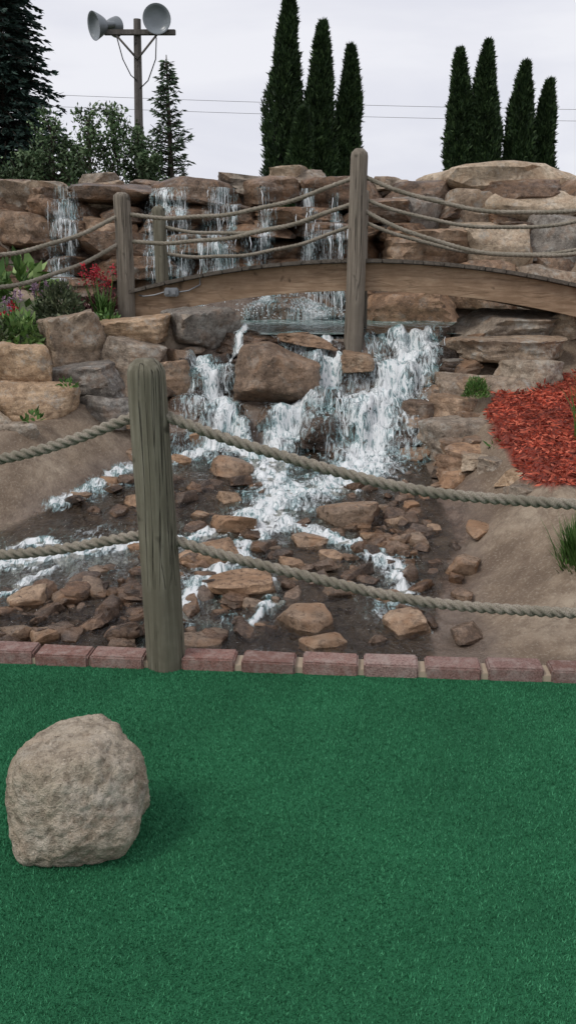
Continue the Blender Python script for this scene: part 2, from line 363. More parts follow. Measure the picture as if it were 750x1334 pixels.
MM={'t':M_tan,'T':M_tan,'g':M_grey,'b':M_brown,'w':M_wet}
WETB=B()
for i,(x_,y_,z_,w_,h_,mt) in enumerate(LEDGE):
    r=random.Random(i*7+1); kind='boulder' if (i==11 or mt=='T') else 'slab'
    dep=w_*r.uniform(.7,.95)
    V,Fc=rock(300+i,5 if y_<7 else 4,kind,k=32 if kind=='slab' else (24 if i==11 else 10),rough=.11)
    V=V*np.array([w_*1.04,dep,h_*1.14])/2; V=rotz(roty(V,r.uniform(-.08,.08)),r.uniform(-.15,.15))
    ob=mk('ledge_rock',V,Fc,MM[mt],smooth=True,loc=(x_,y_+dep*.3,z_),sharp=32)
    if mt=='w': WETB.add(V+np.array([x_,y_+dep*.3,z_]),Fc)

wall=B(); r=random.Random(77)
zc=.90
while zc<2.10:
    hh=r.uniform(.15,.26); xx=-3.4+r.uniform(0,.4)
    while xx<3.3:
        ww=r.uniform(.35,.95); fy=8.42+(zc-.9)*.42+r.uniform(-.17,.14); h2=hh*r.uniform(.75,1.2)
        V,Fc=placed(r.randrange(18),4,'slab' if r.random()<.9 else 'boulder',(xx+ww/2,fy+.38,zc+hh/2+r.uniform(-.03,.03)),(ww*1.08,.8,h2*1.2),r.choice([0,pi])+r.uniform(-.2,.2),r.uniform(-.05,.05),r.uniform(-.10,.10)); wall.add(V,Fc)
        xx+=ww*.95
    zc+=hh*.9
wall.out('waterfall_rock_wall',M_wall,sharp=32)
led=B(); r=random.Random(5)
for (yy,xa,xb) in ((6.27,-.5,1.1),(6.02,-.75,1.0),(5.94,-.75,1.0),(5.62,-.8,.95),(5.50,-.8,.9),(5.36,-.5,.85)):
    xx=xa
    while xx<xb:
        ww=r.uniform(.12,.36); hh=r.uniform(.07,.15)
        y2=yy+r.uniform(-.09,.07)
        V,Fc=placed(r.randrange(14),4,'slab',(xx+ww/2,y2+.08,H(xx+ww/2,y2+.1)-.025+r.uniform(-.02,.04)),(ww*1.1,r.uniform(.18,.3),hh*1.2),r.uniform(-.5,.5),r.uniform(-.1,.15),r.uniform(-.14,.14)); led.add(V,Fc)
        xx+=ww*r.uniform(.8,1.4)
led.out('cascade_ledges',M_wet,sharp=32)
rb=B(); r=random.Random(8)
for i in range(70):
    sd=r.random()<.4
    yy=r.uniform(4.6,6.3)
    xx=(float(ip(yy,XL))-r.uniform(-.05,.22)) if sd else (float(ip(yy,XR))+r.uniform(-.1,.25))
    if sd and yy<5.3: continue
    ww=r.uniform(.08,.28)
    V,Fc=placed(r.randrange(14),3,'slab',(xx,yy,H(xx,yy)+.02),(ww,ww*.8,ww*r.uniform(.25,.5)),r.uniform(0,6),r.uniform(-.2,.2),r.uniform(-.2,.2)); rb.add(V,Fc)
rb.out('bank_rubble',M_brown,sharp=32)

STONES=[(-.31,5.05,.27,.16),(-.27,4.27,.26,.14),(-.22,3.63,.30,.14),(.06,3.31,.25,.14),(.31,4.35,.31,.18),(.47,3.27,.18,.12),(.80,3.80,.16,.12),(.93,4.12,.19,.07),(.13,3.14,.18,.08),(.21,3.58,.16,.10),
(-.31,4.64,.17,.09),(-.45,4.45,.12,.06),(-.37,3.91,.28,.12),(-.35,3.16,.18,.07),(-.29,3.24,.12,.05),(-1.06,3.21,.13,.09),(-.95,3.19,.13,.07),(-1.10,3.50,.19,.09),(-.94,3.51,.11,.08),(-.84,3.59,.13,.08),
(-.82,4.59,.12,.08),(-1.0,4.88,.15,.07),(-1.13,4.67,.13,.05),(-.65,5.24,.14,.08),(-.60,5.48,.14,.10),(.63,4.11,.13,.08),(.55,4.35,.12,.08),(.65,4.55,.10,.06),(.51,4.51,.10,.06),(.73,4.26,.10,.06),
(.42,3.52,.11,.06),(.40,4.17,.09,.06),(.11,4.10,.19,.09),(.02,3.85,.14,.07),(-.14,3.46,.10,.06),(-.11,3.31,.08,.04),(.03,3.71,.09,.05),(.20,3.95,.13,.06),(-.63,3.15,.09,.04),(-.72,3.47,.08,.04),(-.71,4.04,.10,.06),
(-.85,3.79,.10,.05),(-.97,4.05,.08,.04),(.26,3.59,.12,.08),(-.07,4.04,.11,.05)]
sb=B(); ss=B(); r=random.Random(12)
for i,(x_,y_,w_,h_) in enumerate(STONES):
    big=w_>.15
    hz=h_*(.85 if big else .9)
    V,Fc=placed(i%18,4 if big else 3,'slab',(x_,y_+w_*.12,H(x_,y_)+hz*.26),(w_*1.06,w_*r.uniform(.7,.95),hz),r.uniform(-.7,.7)+r.choice([0,pi]),r.uniform(-.05,.22),r.uniform(-.2,.2))
    sb.add(V,Fc)
sb.out('stream_stones',M_stone,sharp=30)
for i in range(540):
    for _ in range(20):
        yy=r.uniform(3.0,5.4); xx=r.uniform(-1.9,.9)
        l=float(ip(yy,XL)); rr_=float(ip(yy,XR))
        if not(l+.03<xx<rr_-.02): continue
        dn=1.0*math.exp(-((xx-.5)**2/.04+(yy-4.35)**2/.14))+.9*math.exp(-((xx+.9)**2/.22+(yy-3.45)**2/.06))+.4*math.exp(-((xx+.1)**2/.3+(yy-3.7)**2/.2))+.4*math.exp(-((xx+.75)**2/.2+(yy-4.75)**2/.08))
        if r.random()<dn: break
    else: continue
    ww=r.choice([.03,.04,.05,.06,.08,.11,.15])*r.uniform(.8,1.2)
    V,Fc=placed(r.randrange(18),2 if ww<.05 else 3,'slab' if r.random()<.9 else 'boulder',(xx,yy,H(xx,yy)+ww*.10),(ww,ww*r.uniform(.5,.9),ww*r.uniform(.25,.55)),r.uniform(0,6),r.uniform(-.4,.4),r.uniform(-.4,.4)); ss.add(V,Fc)
ss.out('stream_gravel',M_rub,sharp=30)

# foreground boulder on turf
D,Fc=ico(6)
N=np.array([(-.12,0,1),(-.8,-.1,.62),(.62,-.1,.78),(1,-.1,.10),(-1,-.15,.0),(-.2,-1,.12),(.5,-.9,.2),(-.75,-.7,.1),(0,1,.1),(.7,.7,.2),(-.7,.7,.2),(.0,-.8,.6),(-.85,.0,-.55),(.85,-.1,-.55),(0,0,-1),(.1,-.8,-.6),(.6,-.6,.5)],float)
N/=np.linalg.norm(N,axis=1)[:,None]
d=np.array([.86,1.04,1.0,.96,.98,.9,.97,.97,.9,.95,.95,1.0,.92,.90,.95,.88,1.02])
dots=np.clip(D@N.T/d,1e-6,None); V=D*((dots**16).sum(1)**(-1/16))[:,None]
V*=(1+.08*fbm(V*1.5+4,1,3)+.06*fbm(V*4+9,2,4)+.030*fbm(V*13,3,4)-.32*np.clip(.10-np.abs(fbm(V*2.2+2,7,4)),0,1)-.14*np.clip(.08-np.abs(fbm(V*5+8,9,3)),0,1))[:,None]
V/=((V.max(0)-V.min(0))/2)
V=V*np.array([.172,.15,.178]); V=roty(V,.04)
mk('boulder',V,Fc,M_boul,loc=(-.510,1.905,.115),sharp=50)

# ------------------------------------------------------------------ water
TREE=bvh(led,WETB,rb)
def surf(xx,yy):
    z0,_,_,_=Hv(xx,yy); z0=z0.copy()
    for i in range(len(xx)):
        h_=TREE.ray_cast(Vector((xx[i],yy[i],3)),Vector((0,0,-1)))
        if h_[0] is not None and h_[0].z>z0[i]: z0[i]=h_[0].z
    return z0
FOAM=[[(.91,6.32,.30),(.79,5.95,.36),(.58,5.65,.40),(.53,5.50,.42),(.48,5.19,.40),(.24,4.82,.32),(-.02,4.71,.34),(-.10,4.40,.28),(.10,4.22,.15)],
[(.10,4.22,.15),(.35,4.04,.12),(.47,3.82,.10),(.5,3.6,.07)],[(-.14,4.50,.22),(-.40,4.22,.16),(-.62,4.12,.14),(-1.0,3.99,.17),(-1.32,3.86,.20),(-1.8,3.8,.22)],
[(-.10,4.30,.18),(-.27,3.91,.14),(-.40,3.67,.16),(-.43,3.43,.12),(-.49,3.30,.10)],
[(-.56,5.95,.12),(-.45,5.77,.13),(-.41,5.55,.14),(-.59,5.32,.14),(-.85,5.19,.13),(-1.10,4.82,.13),(-1.25,4.55,.12)],
[(.26,6.3,.07),(.28,5.95,.16),(0,5.56,.22),(-.10,5.3,.20),(-.06,4.82,.24)],[(-.32,6.35,.07),(-.39,6.07,.06)],
[(-.41,5.5,.10),(-.2,5.25,.14),(-.08,4.9,.16)],[(-1.0,3.99,.10),(-1.3,4.1,.12)],[(-.2,4.0,.08),(-.05,3.55,.07),(-.15,3.3,.06)],[(-1.0,4.0,.08),(-1.15,3.65,.08),(-1.4,3.4,.08)]]
WIDE=[[(0,4.7,.6),(-.3,4.2,.55),(-.7,4.05,.5),(-1.3,3.9,.55),(-1.9,3.85,.6)],[(-.2,4.1,.4),(-.35,3.7,.45),(-.45,3.2,.4)],[(.2,4.3,.35),(.45,3.9,.3),(.45,3.4,.26)],
[(-1.2,3.9,.4),(-1.6,3.4,.4)],[(.6,5.5,.6),(.4,5.1,.55),(0,4.9,.6)],[(-.5,5.8,.35),(-.5,5.3,.4),(-.9,5.1,.3),(-1.15,4.75,.3)],[(.8,6.3,.55),(.7,5.9,.55),(.4,5.6,.55)],[(.15,6.3,.4),(.1,5.6,.5)]]
gx=np.arange(-1.9,1.25,.012); gy=np.arange(3.05,6.42,.012)
GX,GY=np.meshgrid(gx,gy); fx=GX.ravel(); fy=GY.ravel(); fo=np.zeros_like(fx); core=np.zeros_like(fx)
wx=fx+.07*fbm(np.stack([fx*6,fy*6,fx*0],1),31,3); wy=fy+.07*fbm(np.stack([fx*6,fy*6,fx*0+5],1),32,3)
for paths,cap,sl_ in ((FOAM,1.0,1.2),(WIDE,.50,1.7)):
    for path in paths:
        for (ax,ay,aw),(bx,by,bw) in zip(path[:-1],path[1:]):
            dx,dy=bx-ax,by-ay; L2=dx*dx+dy*dy; t=np.clip(((wx-ax)*dx+(wy-ay)*dy)/L2,0,1)
            dist=np.hypot(wx-ax-t*dx,wy-ay-t*dy); w_=(aw+(bw-aw)*t)*.66
            v_=np.clip(sl_-dist/w_*(1 if cap==1 else 1.6),0,1)
            fo=np.maximum(fo,v_*cap)
            if cap==1: core=np.maximum(core,v_)
_,_,fl_,fr_=Hv(fx,fy,False)
fo*=np.clip(np.minimum(fx-fl_+.05,fr_-fx+.03)/.06,0,1)
# big mid-stream rocks split the flow
keep=fo>.02
fz=np.zeros_like(fx); fz[keep]=surf(fx[keep],fy[keep])
base,_,_,_=Hv(fx,fy); fz[~keep]=base[~keep]
G=fz.reshape(GX.shape)
G2=G.copy()
for s in range(1,5): G2[:-s]=np.maximum(G2[:-s],G[s:]-.022*s*s*.35-.004)
for _ in range(2):
    G2[1:-1]=(G2[:-2]+2*G2[1:-1]+G2[2:])/4; G2[:,1:-1]=(G2[:,:-2]+2*G2[:,1:-1]+G2[:,2:])/4
G2=np.maximum(G2,G)
lump=fbm(np.stack([fx*20,fy*20,fx*0],1),41,4)
fzz=G2.ravel()+.010+fo*.010+core*(.012+.040*lump)
nx=len(gx); ny=len(gy); ii=(np.arange(ny-1)[:,None]*nx+np.arange(nx-1)[None,:]).ravel()
F=np.stack([ii,ii+1,ii+nx+1,ii+nx],1); F=F[keep[F].all(1)]
used=np.unique(F); mp=-np.ones(len(fx),int); mp[used]=np.arange(len(used)); F=mp[F]
foam=mk('stream_foam',np.stack([fx,fy,fzz],1)[used],F)
def setattr_foam(ob,v):
    ca=ob.data.color_attributes.new('foam','FLOAT_COLOR','POINT')
    ca.data.foreach_set('color',np.stack([v,v,v,np.ones_like(v)],1).astype(np.float32).ravel())
setattr_foam(foam,fo[used])
def foam_mat(name,sc_,gain=2.8):
    m=NT(name); n1=m.noise(1,5,.74,vec=m.mapping(sc_),dist=1.0); n2=m.noise(6,4,.6); n3=m.noise(120,3,.7)
    col=m.ramp(n2,[(.40,(.72,.78,.79)),(.54,(.50,.68,.70)),(.66,(.27,.50,.51))])
    at=m.new('ShaderNodeVertexColor',layer_name='foam'); sp=m.new('ShaderNodeSeparateColor'); m.link(at.outputs[0],sp.inputs[0])
    v=m.math('ADD',sp.outputs[0],m.math('MULTIPLY',m.math('SUBTRACT',n1,.5),gain))
    col=m.mix(m.ramp(v,[(.7,0),(1.0,.95)]),col,(.86,.88,.88))
    al=m.ramp(v,[(.26,0),(.5,.28),(.72,.55),(.98,.93)])
    m.link(al,m.b.inputs['Alpha'])
    return m.fin(col,.22,m.bump(m.math('ADD',n1,m.math('MULTIPLY',n3,.25)),.012,1),.6)
foam.data.materials.append(foam_mat('foam_mat',(38,14,12),3.2))
WT=bvh(wall); cur=B(); cv=[]
CUR=[(-2.15,.11,2.16,.95),(-2.05,.05,2.1,1.3),(-1.14,.10,2.14,.95),(-.98,.07,2.14,.95),(-1.28,.05,2.1,1.3),(-.64,.11,2.14,.95),(-.52,.05,2.0,1.0),(-.22,.07,2.14,1.1),(.20,.06,2.14,1.2),(.36,.15,1.75,.95),(.48,.06,2.1,1.0),(-.8,.04,1.8,.95),(-.36,.04,1.7,.95),
 (-.30,.22,1.28,.92),(.22,.24,1.28,.92),(-.85,.2,1.25,.92)]
for ci,(cx,hw,z1,z0) in enumerate(CUR):
    nz=int((z1-z0)/.018); nn_=max(6,int(2*hw*1.6/.014)); zs=np.linspace(z1,z0,nz); us=np.linspace(-1,1,nn_)
    V=[];yy_prev=np.full(nn_,9.0)
    for zi,zz in enumerate(zs):
        grow=1+.5*zi/nz; cxx=cx+.03*math.sin(zz*7+ci)
        for ui,u in enumerate(us):
            xx=cxx+u*hw*grow*1.3
            h_=WT.ray_cast(Vector((xx,6.9,zz)),Vector((0,1,0))); yv=h_[0].y if h_[0] is not None else 9.1
            yv=min(yv,yy_prev[ui]+.012 if zi else yv,8.95); yy_prev[ui]=yv
            V.append((xx,yv-.02,zz)); cv.append((1-abs(u))*.9*(.7+.3*math.sin(zz*11+ci*2)))
    ii=(np.arange(nz-1)[:,None]*nn_+np.arange(nn_-1)[None,:]).ravel(); cur.add(np.array(V),np.stack([ii,ii+1,ii+nn_+1,ii+nn_],1))
o=cur.out('upper_waterfall',foam_mat('waterfall_mat',(75,20,4.5),gain=4.2)); setattr_foam(o,np.array(cv))
st=B(); r=random.Random(9)
def strand(p0,drop,out,w,n=7,side=0):
    s=np.linspace(0,1,n); x_=p0[0]+side*s+.005*np.array([r.uniform(-1,1) for _ in range(n)])
    y_=p0[1]-out*s; z_=p0[2]-drop*s**1.7
    R=w*np.sin(pi*np.clip(s*.8+.14,0,1))*np.array([r.uniform(.4,1.3) for _ in range(n)])
    V,Fc=tube(np.stack([x_,y_,z_],1),R,4,False); st.add(V,Fc)
def fall(cx,cy,wd,drop,out,n,w):
    X_=np.array([cx+r.gauss(0,wd*.45) for _ in range(n)]); Y_=np.array([cy+r.uniform(-.06,.06) for _ in range(n)]); Z_=surf(X_,Y_)
    for xx,yy,z_ in zip(X_,Y_,Z_):
        strand((xx,yy-.01,z_+.012+abs(r.gauss(0,.008))),drop*r.uniform(.2,.9),out*r.uniform(.3,.8),w*r.uniform(.35,1.1),side=r.gauss(0,.02))
for cx,cy,wd,dr,ot,n in ((.92,6.24,.24,.14,.10,30),(.62,6.24,.12,.13,.1,12),(.80,5.95,.28,.19,.12,44),(.55,5.64,.26,.22,.16,60),(.35,5.60,.16,.22,.14,24),
   (.0,5.60,.16,.20,.14,26),(-.45,5.93,.16,.17,.1,16),(-.42,5.62,.14,.2,.12,20),(.26,5.94,.12,.16,.1,14)):
    fall(cx,cy,wd,dr,ot,n,.0045)
for cx,hw,z1,z0 in CUR:
    for _ in range(int(90*hw*2)+6):
        zz=r.uniform(min(z0+.2,z1-.02),z1); xx=cx+r.gauss(0,hw*.7); h_=WT.ray_cast(Vector((xx,6.9,zz)),Vector((0,1,0)))
        if h_[0] is None or h_[0].y>8.95: continue
        strand((xx,h_[0].y-.02,zz),r.uniform(.06,.30),r.uniform(.02,.07),r.uniform(.002,.0055),side=r.gauss(0,.01))
M_spl=flat('splash_mat',(.78,.82,.83),.3)
st.out('falling_water',M_spl)
sp_=B(); D1,F1=ico(1); r=random.Random(19)
for cx,cy,sx,sy,n in ((.5,5.35,.2,.1,150),(.48,5.15,.2,.12,100),(.25,4.85,.2,.12,80),(0,4.7,.18,.12,60),(-.05,5.38,.14,.08,50),(.78,5.8,.16,.06,50),(-.42,5.42,.12,.08,40),(-.1,4.45,.12,.1,24),(.85,6.15,.12,.05,24),(-.3,4.2,.1,.1,10)):
    X_=np.array([r.gauss(cx,sx*.6) for _ in range(n)]); Y_=np.array([r.gauss(cy,sy*.7) for _ in range(n)]); Z_=surf(X_,Y_)
    for xx,yy,zz in zip(X_,Y_,Z_):
        s=r.uniform(.0012,.0036)
        sp_.add(D1*np.array([s,s,s*r.uniform(.8,2.4)])+np.array([xx,yy,zz+.012+abs(r.gauss(0,.025))]),F1)
for cx,hw,z1,z0 in CUR:
    for _ in range(24):
        s=r.uniform(.003,.007); sp_.add(D1*s+np.array([cx+r.gauss(0,hw*1.5),8.3+r.gauss(0,.05),.96+abs(r.gauss(0,.07))]),F1)
sp_.out('water_splash',M_spl)
# pool under the bridge, frothy near the falls
pw=NT('pool_water'); n=pw.noise(9,3,.5,vec=pw.mapping((1,2.2,1))); fr_n=pw.noise(14,5,.7)
pc=pw.ramp(pw.noise(2,4),[(.35,(.05,.08,.07)),(.65,(.12,.26,.24))]); pc=pw.mix(pw.ramp(fr_n,[(.48,0),(.62,.85)]),pc,(.70,.78,.78))
M_pool=pw.fin(pc,.10,pw.bump(n,.02,.7),.6)
gxx=np.linspace(-3.0,2.8,90); gyy=np.linspace(6.36,8.75,60); PX,PY=np.meshgrid(gxx,gyy)
ii=(np.arange(59)[:,None]*90+np.arange(89)[None,:]).ravel()
PZ=.945+.012*fbm(np.stack([PX.ravel()*7,PY.ravel()*7,PX.ravel()*0],1),71,3)
mk('pool_water',np.stack([PX.ravel(),PY.ravel(),PZ],1),np.stack([ii,ii+1,ii+91,ii+90],1),M_pool)
fm=NT('stream_water'); fm.n.remove(fm.b)
tr=fm.new('ShaderNodeBsdfTransparent'); tr.inputs[0].default_value=(.80,.79,.74,1); gl=fm.new('ShaderNodeBsdfGlossy'); gl.inputs['Roughness'].default_value=.04
fr=fm.new('ShaderNodeFresnel'); fr.inputs[0].default_value=1.45; mxs=fm.new('ShaderNodeMixShader')
nb=fm.bump(fm.math('ADD',fm.noise(1,4,.6,vec=fm.mapping((26,12,10)),dist=.8),fm.math('MULTIPLY',fm.noise(60,2,.5),.3)),.035,1)
fm.link(nb,gl.inputs['Normal']); fm.link(nb,fr.inputs['Normal']); fm.link(fr.outputs[0],mxs.inputs[0]); fm.link(tr.outputs[0],mxs.inputs[1]); fm.link(gl.outputs[0],mxs.inputs[2])
fm.link(mxs.outputs[0],fm.n['Material Output'].inputs[0])
gxx=np.arange(-2.6,.95,.03); gyy=np.arange(3.0,5.45,.03); PX,PY=np.meshgrid(gxx,gyy); a_=PX.ravel(); b_=PY.ravel()
s_=ip(b_,SP)+.012*fbm(np.stack([a_*4,b_*4,a_*0],1),61,3)+.022; l=ip(b_,XL); rr=ip(b_,XR)
ok=(a_>l-.02)&(a_<rr-.03-.15*np.clip((4.2-b_),0,1)); n_=len(gxx); mmm=len(gyy); ii=(np.arange(mmm-1)[:,None]*n_+np.arange(n_-1)[None,:]).ravel()
F=np.stack([ii,ii+1,ii+n_+1,ii+n_],1); F=F[ok[F].all(1)]
mk('stream_water',np.stack([a_,b_,s_],1),F,fm.m)

# ------------------------------------------------------------------ rope and posts
def rope(name,p0,p1,sag,R,parent,pitch=.10,step=.006,ns=18):
    p0=np.array(p0,float);p1=np.array(p1,float); L=np.linalg.norm(p1-p0); m_=int(L/step); s=np.linspace(0,1,m_)
    P=p0+(p1-p0)*s[:,None]; P[:,2]-=4*sag*s*(1-s)
    P[:,2]+=.004*np.sin(s*23+p0[0]*5); P[:,1]+=.004*np.sin(s*17+p0[2]*9)
    T=np.gradient(P,axis=0); dl=np.linalg.norm(T,axis=1); T/=dl[:,None]; arc=np.cumsum(dl)
    A=np.cross(T,[0,0,1.]); A/=np.linalg.norm(A,axis=1)[:,None]; Bn=np.cross(T,A)
    th=np.arange(ns)*2*pi/ns; ph=arc*2*pi/pitch
    rel=(th[None,:]-ph[:,None])%(2*pi/3)-pi/3
    c=.54; rad=R*(c*np.cos(rel)+np.sqrt(np.maximum((1-c)**2-(c*np.sin(rel))**2,0.0)))
    V=P[:,None,:]+rad[:,:,None]*(A[:,None,:]*np.cos(th)[None,:,None]+Bn[:,None,:]*np.sin(th)[None,:,None])
    i=np.arange(m_-1)[:,None]*ns; j=np.arange(ns)[None,:]; k=(j+1)%ns
    F=np.stack([(i+j).ravel(),(i+k).ravel(),(i+ns+k).ravel(),(i+ns+j).ravel()],1)
    return mk(name,V.reshape(-1,3),F,M_rope,parent=parent)
def post(name,base,top,r0,r1,mat,parent,seed=0,point=.03):
    base=np.array(base,float);top=np.array(top,float); n=60; s=np.linspace(0,1,n)
    Lh=np.linalg.norm(top-base)
    R=r0+(r1-r0)*s; e=np.clip((s*Lh-(Lh-point))/point,0,1); R=R*np.sqrt(np.maximum(1-.75*e**2,.0))
    P=base+(top-base)*s[:,None]; P[:,0]+=.006*np.sin(s*4+seed)
    V,F=tube(P,R,36,True)
    f=fbm(np.stack([V[:,0]*14,V[:,1]*14,V[:,2]*1.5],1),seed,4)
    ax=P[np.minimum(np.arange(len(V))//36,n-1)]; ax[-2:]=V[-2:]
    V[:,:2]+=(V-ax)[:,:2]*(.08*f)[:,None]
    return mk(name,V-base,F,mat,parent=parent,loc=tuple(base),sharp=50)
fence=empty('rope_fence')
FP=(-.437,2.925)
post('post_1',(FP[0],FP[1],-.1),(FP[0]-.022,FP[1],1.085),.068,.062,M_post,fence,1,.05)
post('post_2',(2.42,2.72,-.1),(2.42,2.72,1.07),.068,.062,M_post,fence,2,.05)
post('post_3',(-2.9,3.10,-.1),(-2.9,3.10,1.07),.068,.062,M_post,fence,3,.05)
rope('rope_1',(FP[0],FP[1],.915),(2.42,2.72,.93),.305,.020,fence)
rope('rope_2',(FP[0],FP[1],.490),(2.42,2.72,.49),.255,.020,fence)
rope('rope_3',(-2.9,3.10,.90),(FP[0],FP[1],.920),.25,.020,fence)
rope('rope_4',(-2.9,3.10,.47),(FP[0],FP[1],.492),.12,.020,fence)

# ------------------------------------------------------------------ bridge
br=empty('wooden_footbridge')
ztop=lambda x:1.425-.08*(x-.5)**2
yn=lambda x:6.43-.125*(x+.3)
def beam(name,xa,xb,yoff,parent):
    n=50; xx=np.linspace(xa,xb,n); V=[]
    for x_ in xx:
        zt=ztop(x_); h_=.185; y0=yn(x_)+yoff
        V+= [(x_,y0,zt),(x_,y0+.045,zt),(x_,y0+.045,zt-h_),(x_,y0,zt-h_)]
    F=[(0,1,2,3),(4*n-1,4*n-2,4*n-3,4*n-4)]
    for i in range(n-1):
        a=4*i
        for j in range(4): F.append((a+j,a+4+j,a+4+(j+1)%4,a+(j+1)%4))
    return mk(name,V,F,M_beam,smooth=False,parent=parent)
beam('beam_1',-1.10,.475,0,br); beam('beam_2',.483,2.65,-.004,br); beam('beam_3',-1.10,2.65,.93,br)
dk=B(); xx=-1.14; r=random.Random(2)
while xx<2.65:
    xm=xx+.068; Vb,Fb=box(.133,1.08+r.uniform(-.006,.006),.026,.003); Vb=roty(Vb,math.atan(.16*(xm-.5))); 
    dk.add(Vb+np.array([xm,yn(xm)+.48,ztop(xm)+.016]),Fb); xx+=.137
dk.out('deck_planks',M_deck,smooth=False,parent=br)
post('post_1',(-1.15,6.52,.9),(-1.16,6.52,1.90),.064,.058,M_gpost,br,5,.03)
post('post_2',(-1.03,7.52,.9),(-1.04,7.52,1.88),.056,.052,M_post,br,6,.03)
post('post_3',(.445,6.26,.75),(.478,6.26,2.15),.066,.058,M_gpost,br,7,.045)
post('post_4',(.58,7.36,.75),(.585,7.36,2.0),.06,.055,M_gpost,br,8,.03)
post('post_5',(2.62,6.0,.75),(2.63,6.0,2.1),.066,.06,M_gpost,br,9,.03)
post('post_6',(2.9,7.05,.75),(2.9,7.05,2.0),.06,.055,M_gpost,br,10,.03)
post('post_7',(-2.5,5.5,.5),(-2.5,5.5,1.75),.064,.06,M_gpost,br,11,.03)
kw=dict(parent=br,step=.012,ns=12,pitch=.10)
C=(.475,6.26); A=(-1.155,6.52); Bp=(-1.035,7.52); C2=(.585,7.36)
for i,(a,za,b,zb,sg) in enumerate([(A,1.757,C,1.99,.115),(A,1.574,C,1.826,.095),(Bp,1.725,C2,1.93,.14),(Bp,1.516,C2,1.76,.12),
  (C,1.99,(2.62,6.0),1.95,.23),(C,1.78,(2.62,6.0),1.70,.27),(C2,1.93,(2.9,7.05),1.95,.24),(C2,1.76,(2.9,7.05),1.72,.24),(A,1.757,(-2.5,5.5),1.5,.15),(A,1.574,(-2.5,5.5),1.3,.16)]):
    rope('rope_%d'%(i+1),(a[0],a[1],za),(b[0],b[1],zb),sg,.0165,**kw)
M_box=flat('grey_metal',(.25,.26,.27),.45,.3)
eb=B(); Vb,Fb=box(.10,.06,.06,.008); eb.add(Vb,Fb); Vb,Fb=box(.03,.02,.035,.004); eb.add(Vb+np.array([-.028,-.038,0]),Fb); eb.add(Vb+np.array([.02,-.038,0]),Fb)
V,F=tube([(.05,0,0),(.12,0,.01),(.2,.01,.05),(.2,.02,.12)],.005,8); eb.add(V,F); V,F=tube([(-.05,0,0),(-.12,0,-.02),(-.2,.02,-.03),(-.26,.1,-.02)],.005,8); eb.add(V,F)
eb.out('outlet_box',M_box,parent=br,loc=(-.82,6.45,1.23),sharp=40)

# ------------------------------------------------------------------ light pole
lp=empty('floodlight_pole',(-3.12,20,1.5))
V,F=tube([(-.08,0,-.6),(-.03,0,1.5),(.06,0,4.86)],[.11,.10,.075],16); mk('pole',V,F,M_pole,parent=lp,sharp=50)
Vb,Fb=box(1.45,.09,.10,.01); mk('crossarm',Vb+np.array([.12,-.12,4.59]),Fb,M_pole,parent=lp,smooth=False)
bx=B()
for s in (-1,1):
    V,F=tube([(.05,-.11,4.1),(.05+s*.42,-.13,4.55)],.022,8); bx.add(V,F)
bx.out('braces',M_pole,parent=lp)
M_lampm=flat('lamp_metal',(.22,.24,.25),.4,.5); M_glass=flat('lamp_glass',(.26,.29,.31),.25)
def lamp(name,c,az,tilt,R):
    s=np.linspace(0,1,14); n=32; V=[];F=[]
    prof=[(.0,-.46),(R*.22,-.46),(R*.24,-.29)]+[(R*(.26+.74*q**.6),-.28*(1-q)) for q in s]+[(R*.96,.0)]+[(R*(.90)*(1-q)**.5 if q<1 else .001,-.09*math.sin(q*pi/2)) for q in s[1:]]
    for (rr,yy) in prof:
        for j in range(n): V.append((rr*math.cos(j*2*pi/n),-yy,rr*math.sin(j*2*pi/n)))
    V=np.array(V)
    m_=len(prof)
    for i in range(m_-1):
        for j in range(n): F.append((i*n+j,i*n+(j+1)%n,(i+1)*n+(j+1)%n,(i+1)*n+j))
    V=rotz(rotx(V,tilt),az)
    ob=mk(name,V,F,M_lampm,parent=lp,loc=c,sharp=50); ob.data.materials.append(M_glass)
    for p in ob.data.polygons:
        if p.index>=(m_-14)*n: p.material_index=1
lamp('floodlight_1',(.50,-.32,4.79),.12,.12,.28)
lamp('floodlight_2',(-.78,-.25,4.68),-.95,.2,.27)
lamp('floodlight_3',(-.42,.25,4.78),2.6,-.1,.20)
wr=B()
for pts in (([(.45,-.1,4.5),(.42,-.1,4.1),(.25,-.1,3.7),(.08,-.1,3.55)]),([(-.35,-.1,4.5),(-.25,-.1,4.1),(-.1,-.1,3.8),(.02,-.1,3.7)])):
    V,F=tube(pts,.012,6); wr.add(V,F)
wr.out('cables',M_arbcore,parent=lp)
pl=empty('power_line')
M_wire=flat('wire',(.25,.25,.26),.5)
for i,(za,zb) in enumerate(((8.95,8.1),(8.5,7.66))):
    s=np.linspace(0,1,60); P=np.stack([-26+56*s,40+0*s,za+.35+(zb-za-.55)*s-1.2*4*s*(1-s)*.35],1)
    V,F=tube(P,.009,6); mk('wire_%d'%(i+1),V,F,M_wire,parent=pl)
for i,xx in enumerate((-26,30)):
    V,F=tube([(xx,40,-.5),(xx,40,9.6)],[.16,.11],12); mk('utility_pole_%d'%(i+1),V,F,M_pole,parent=pl)

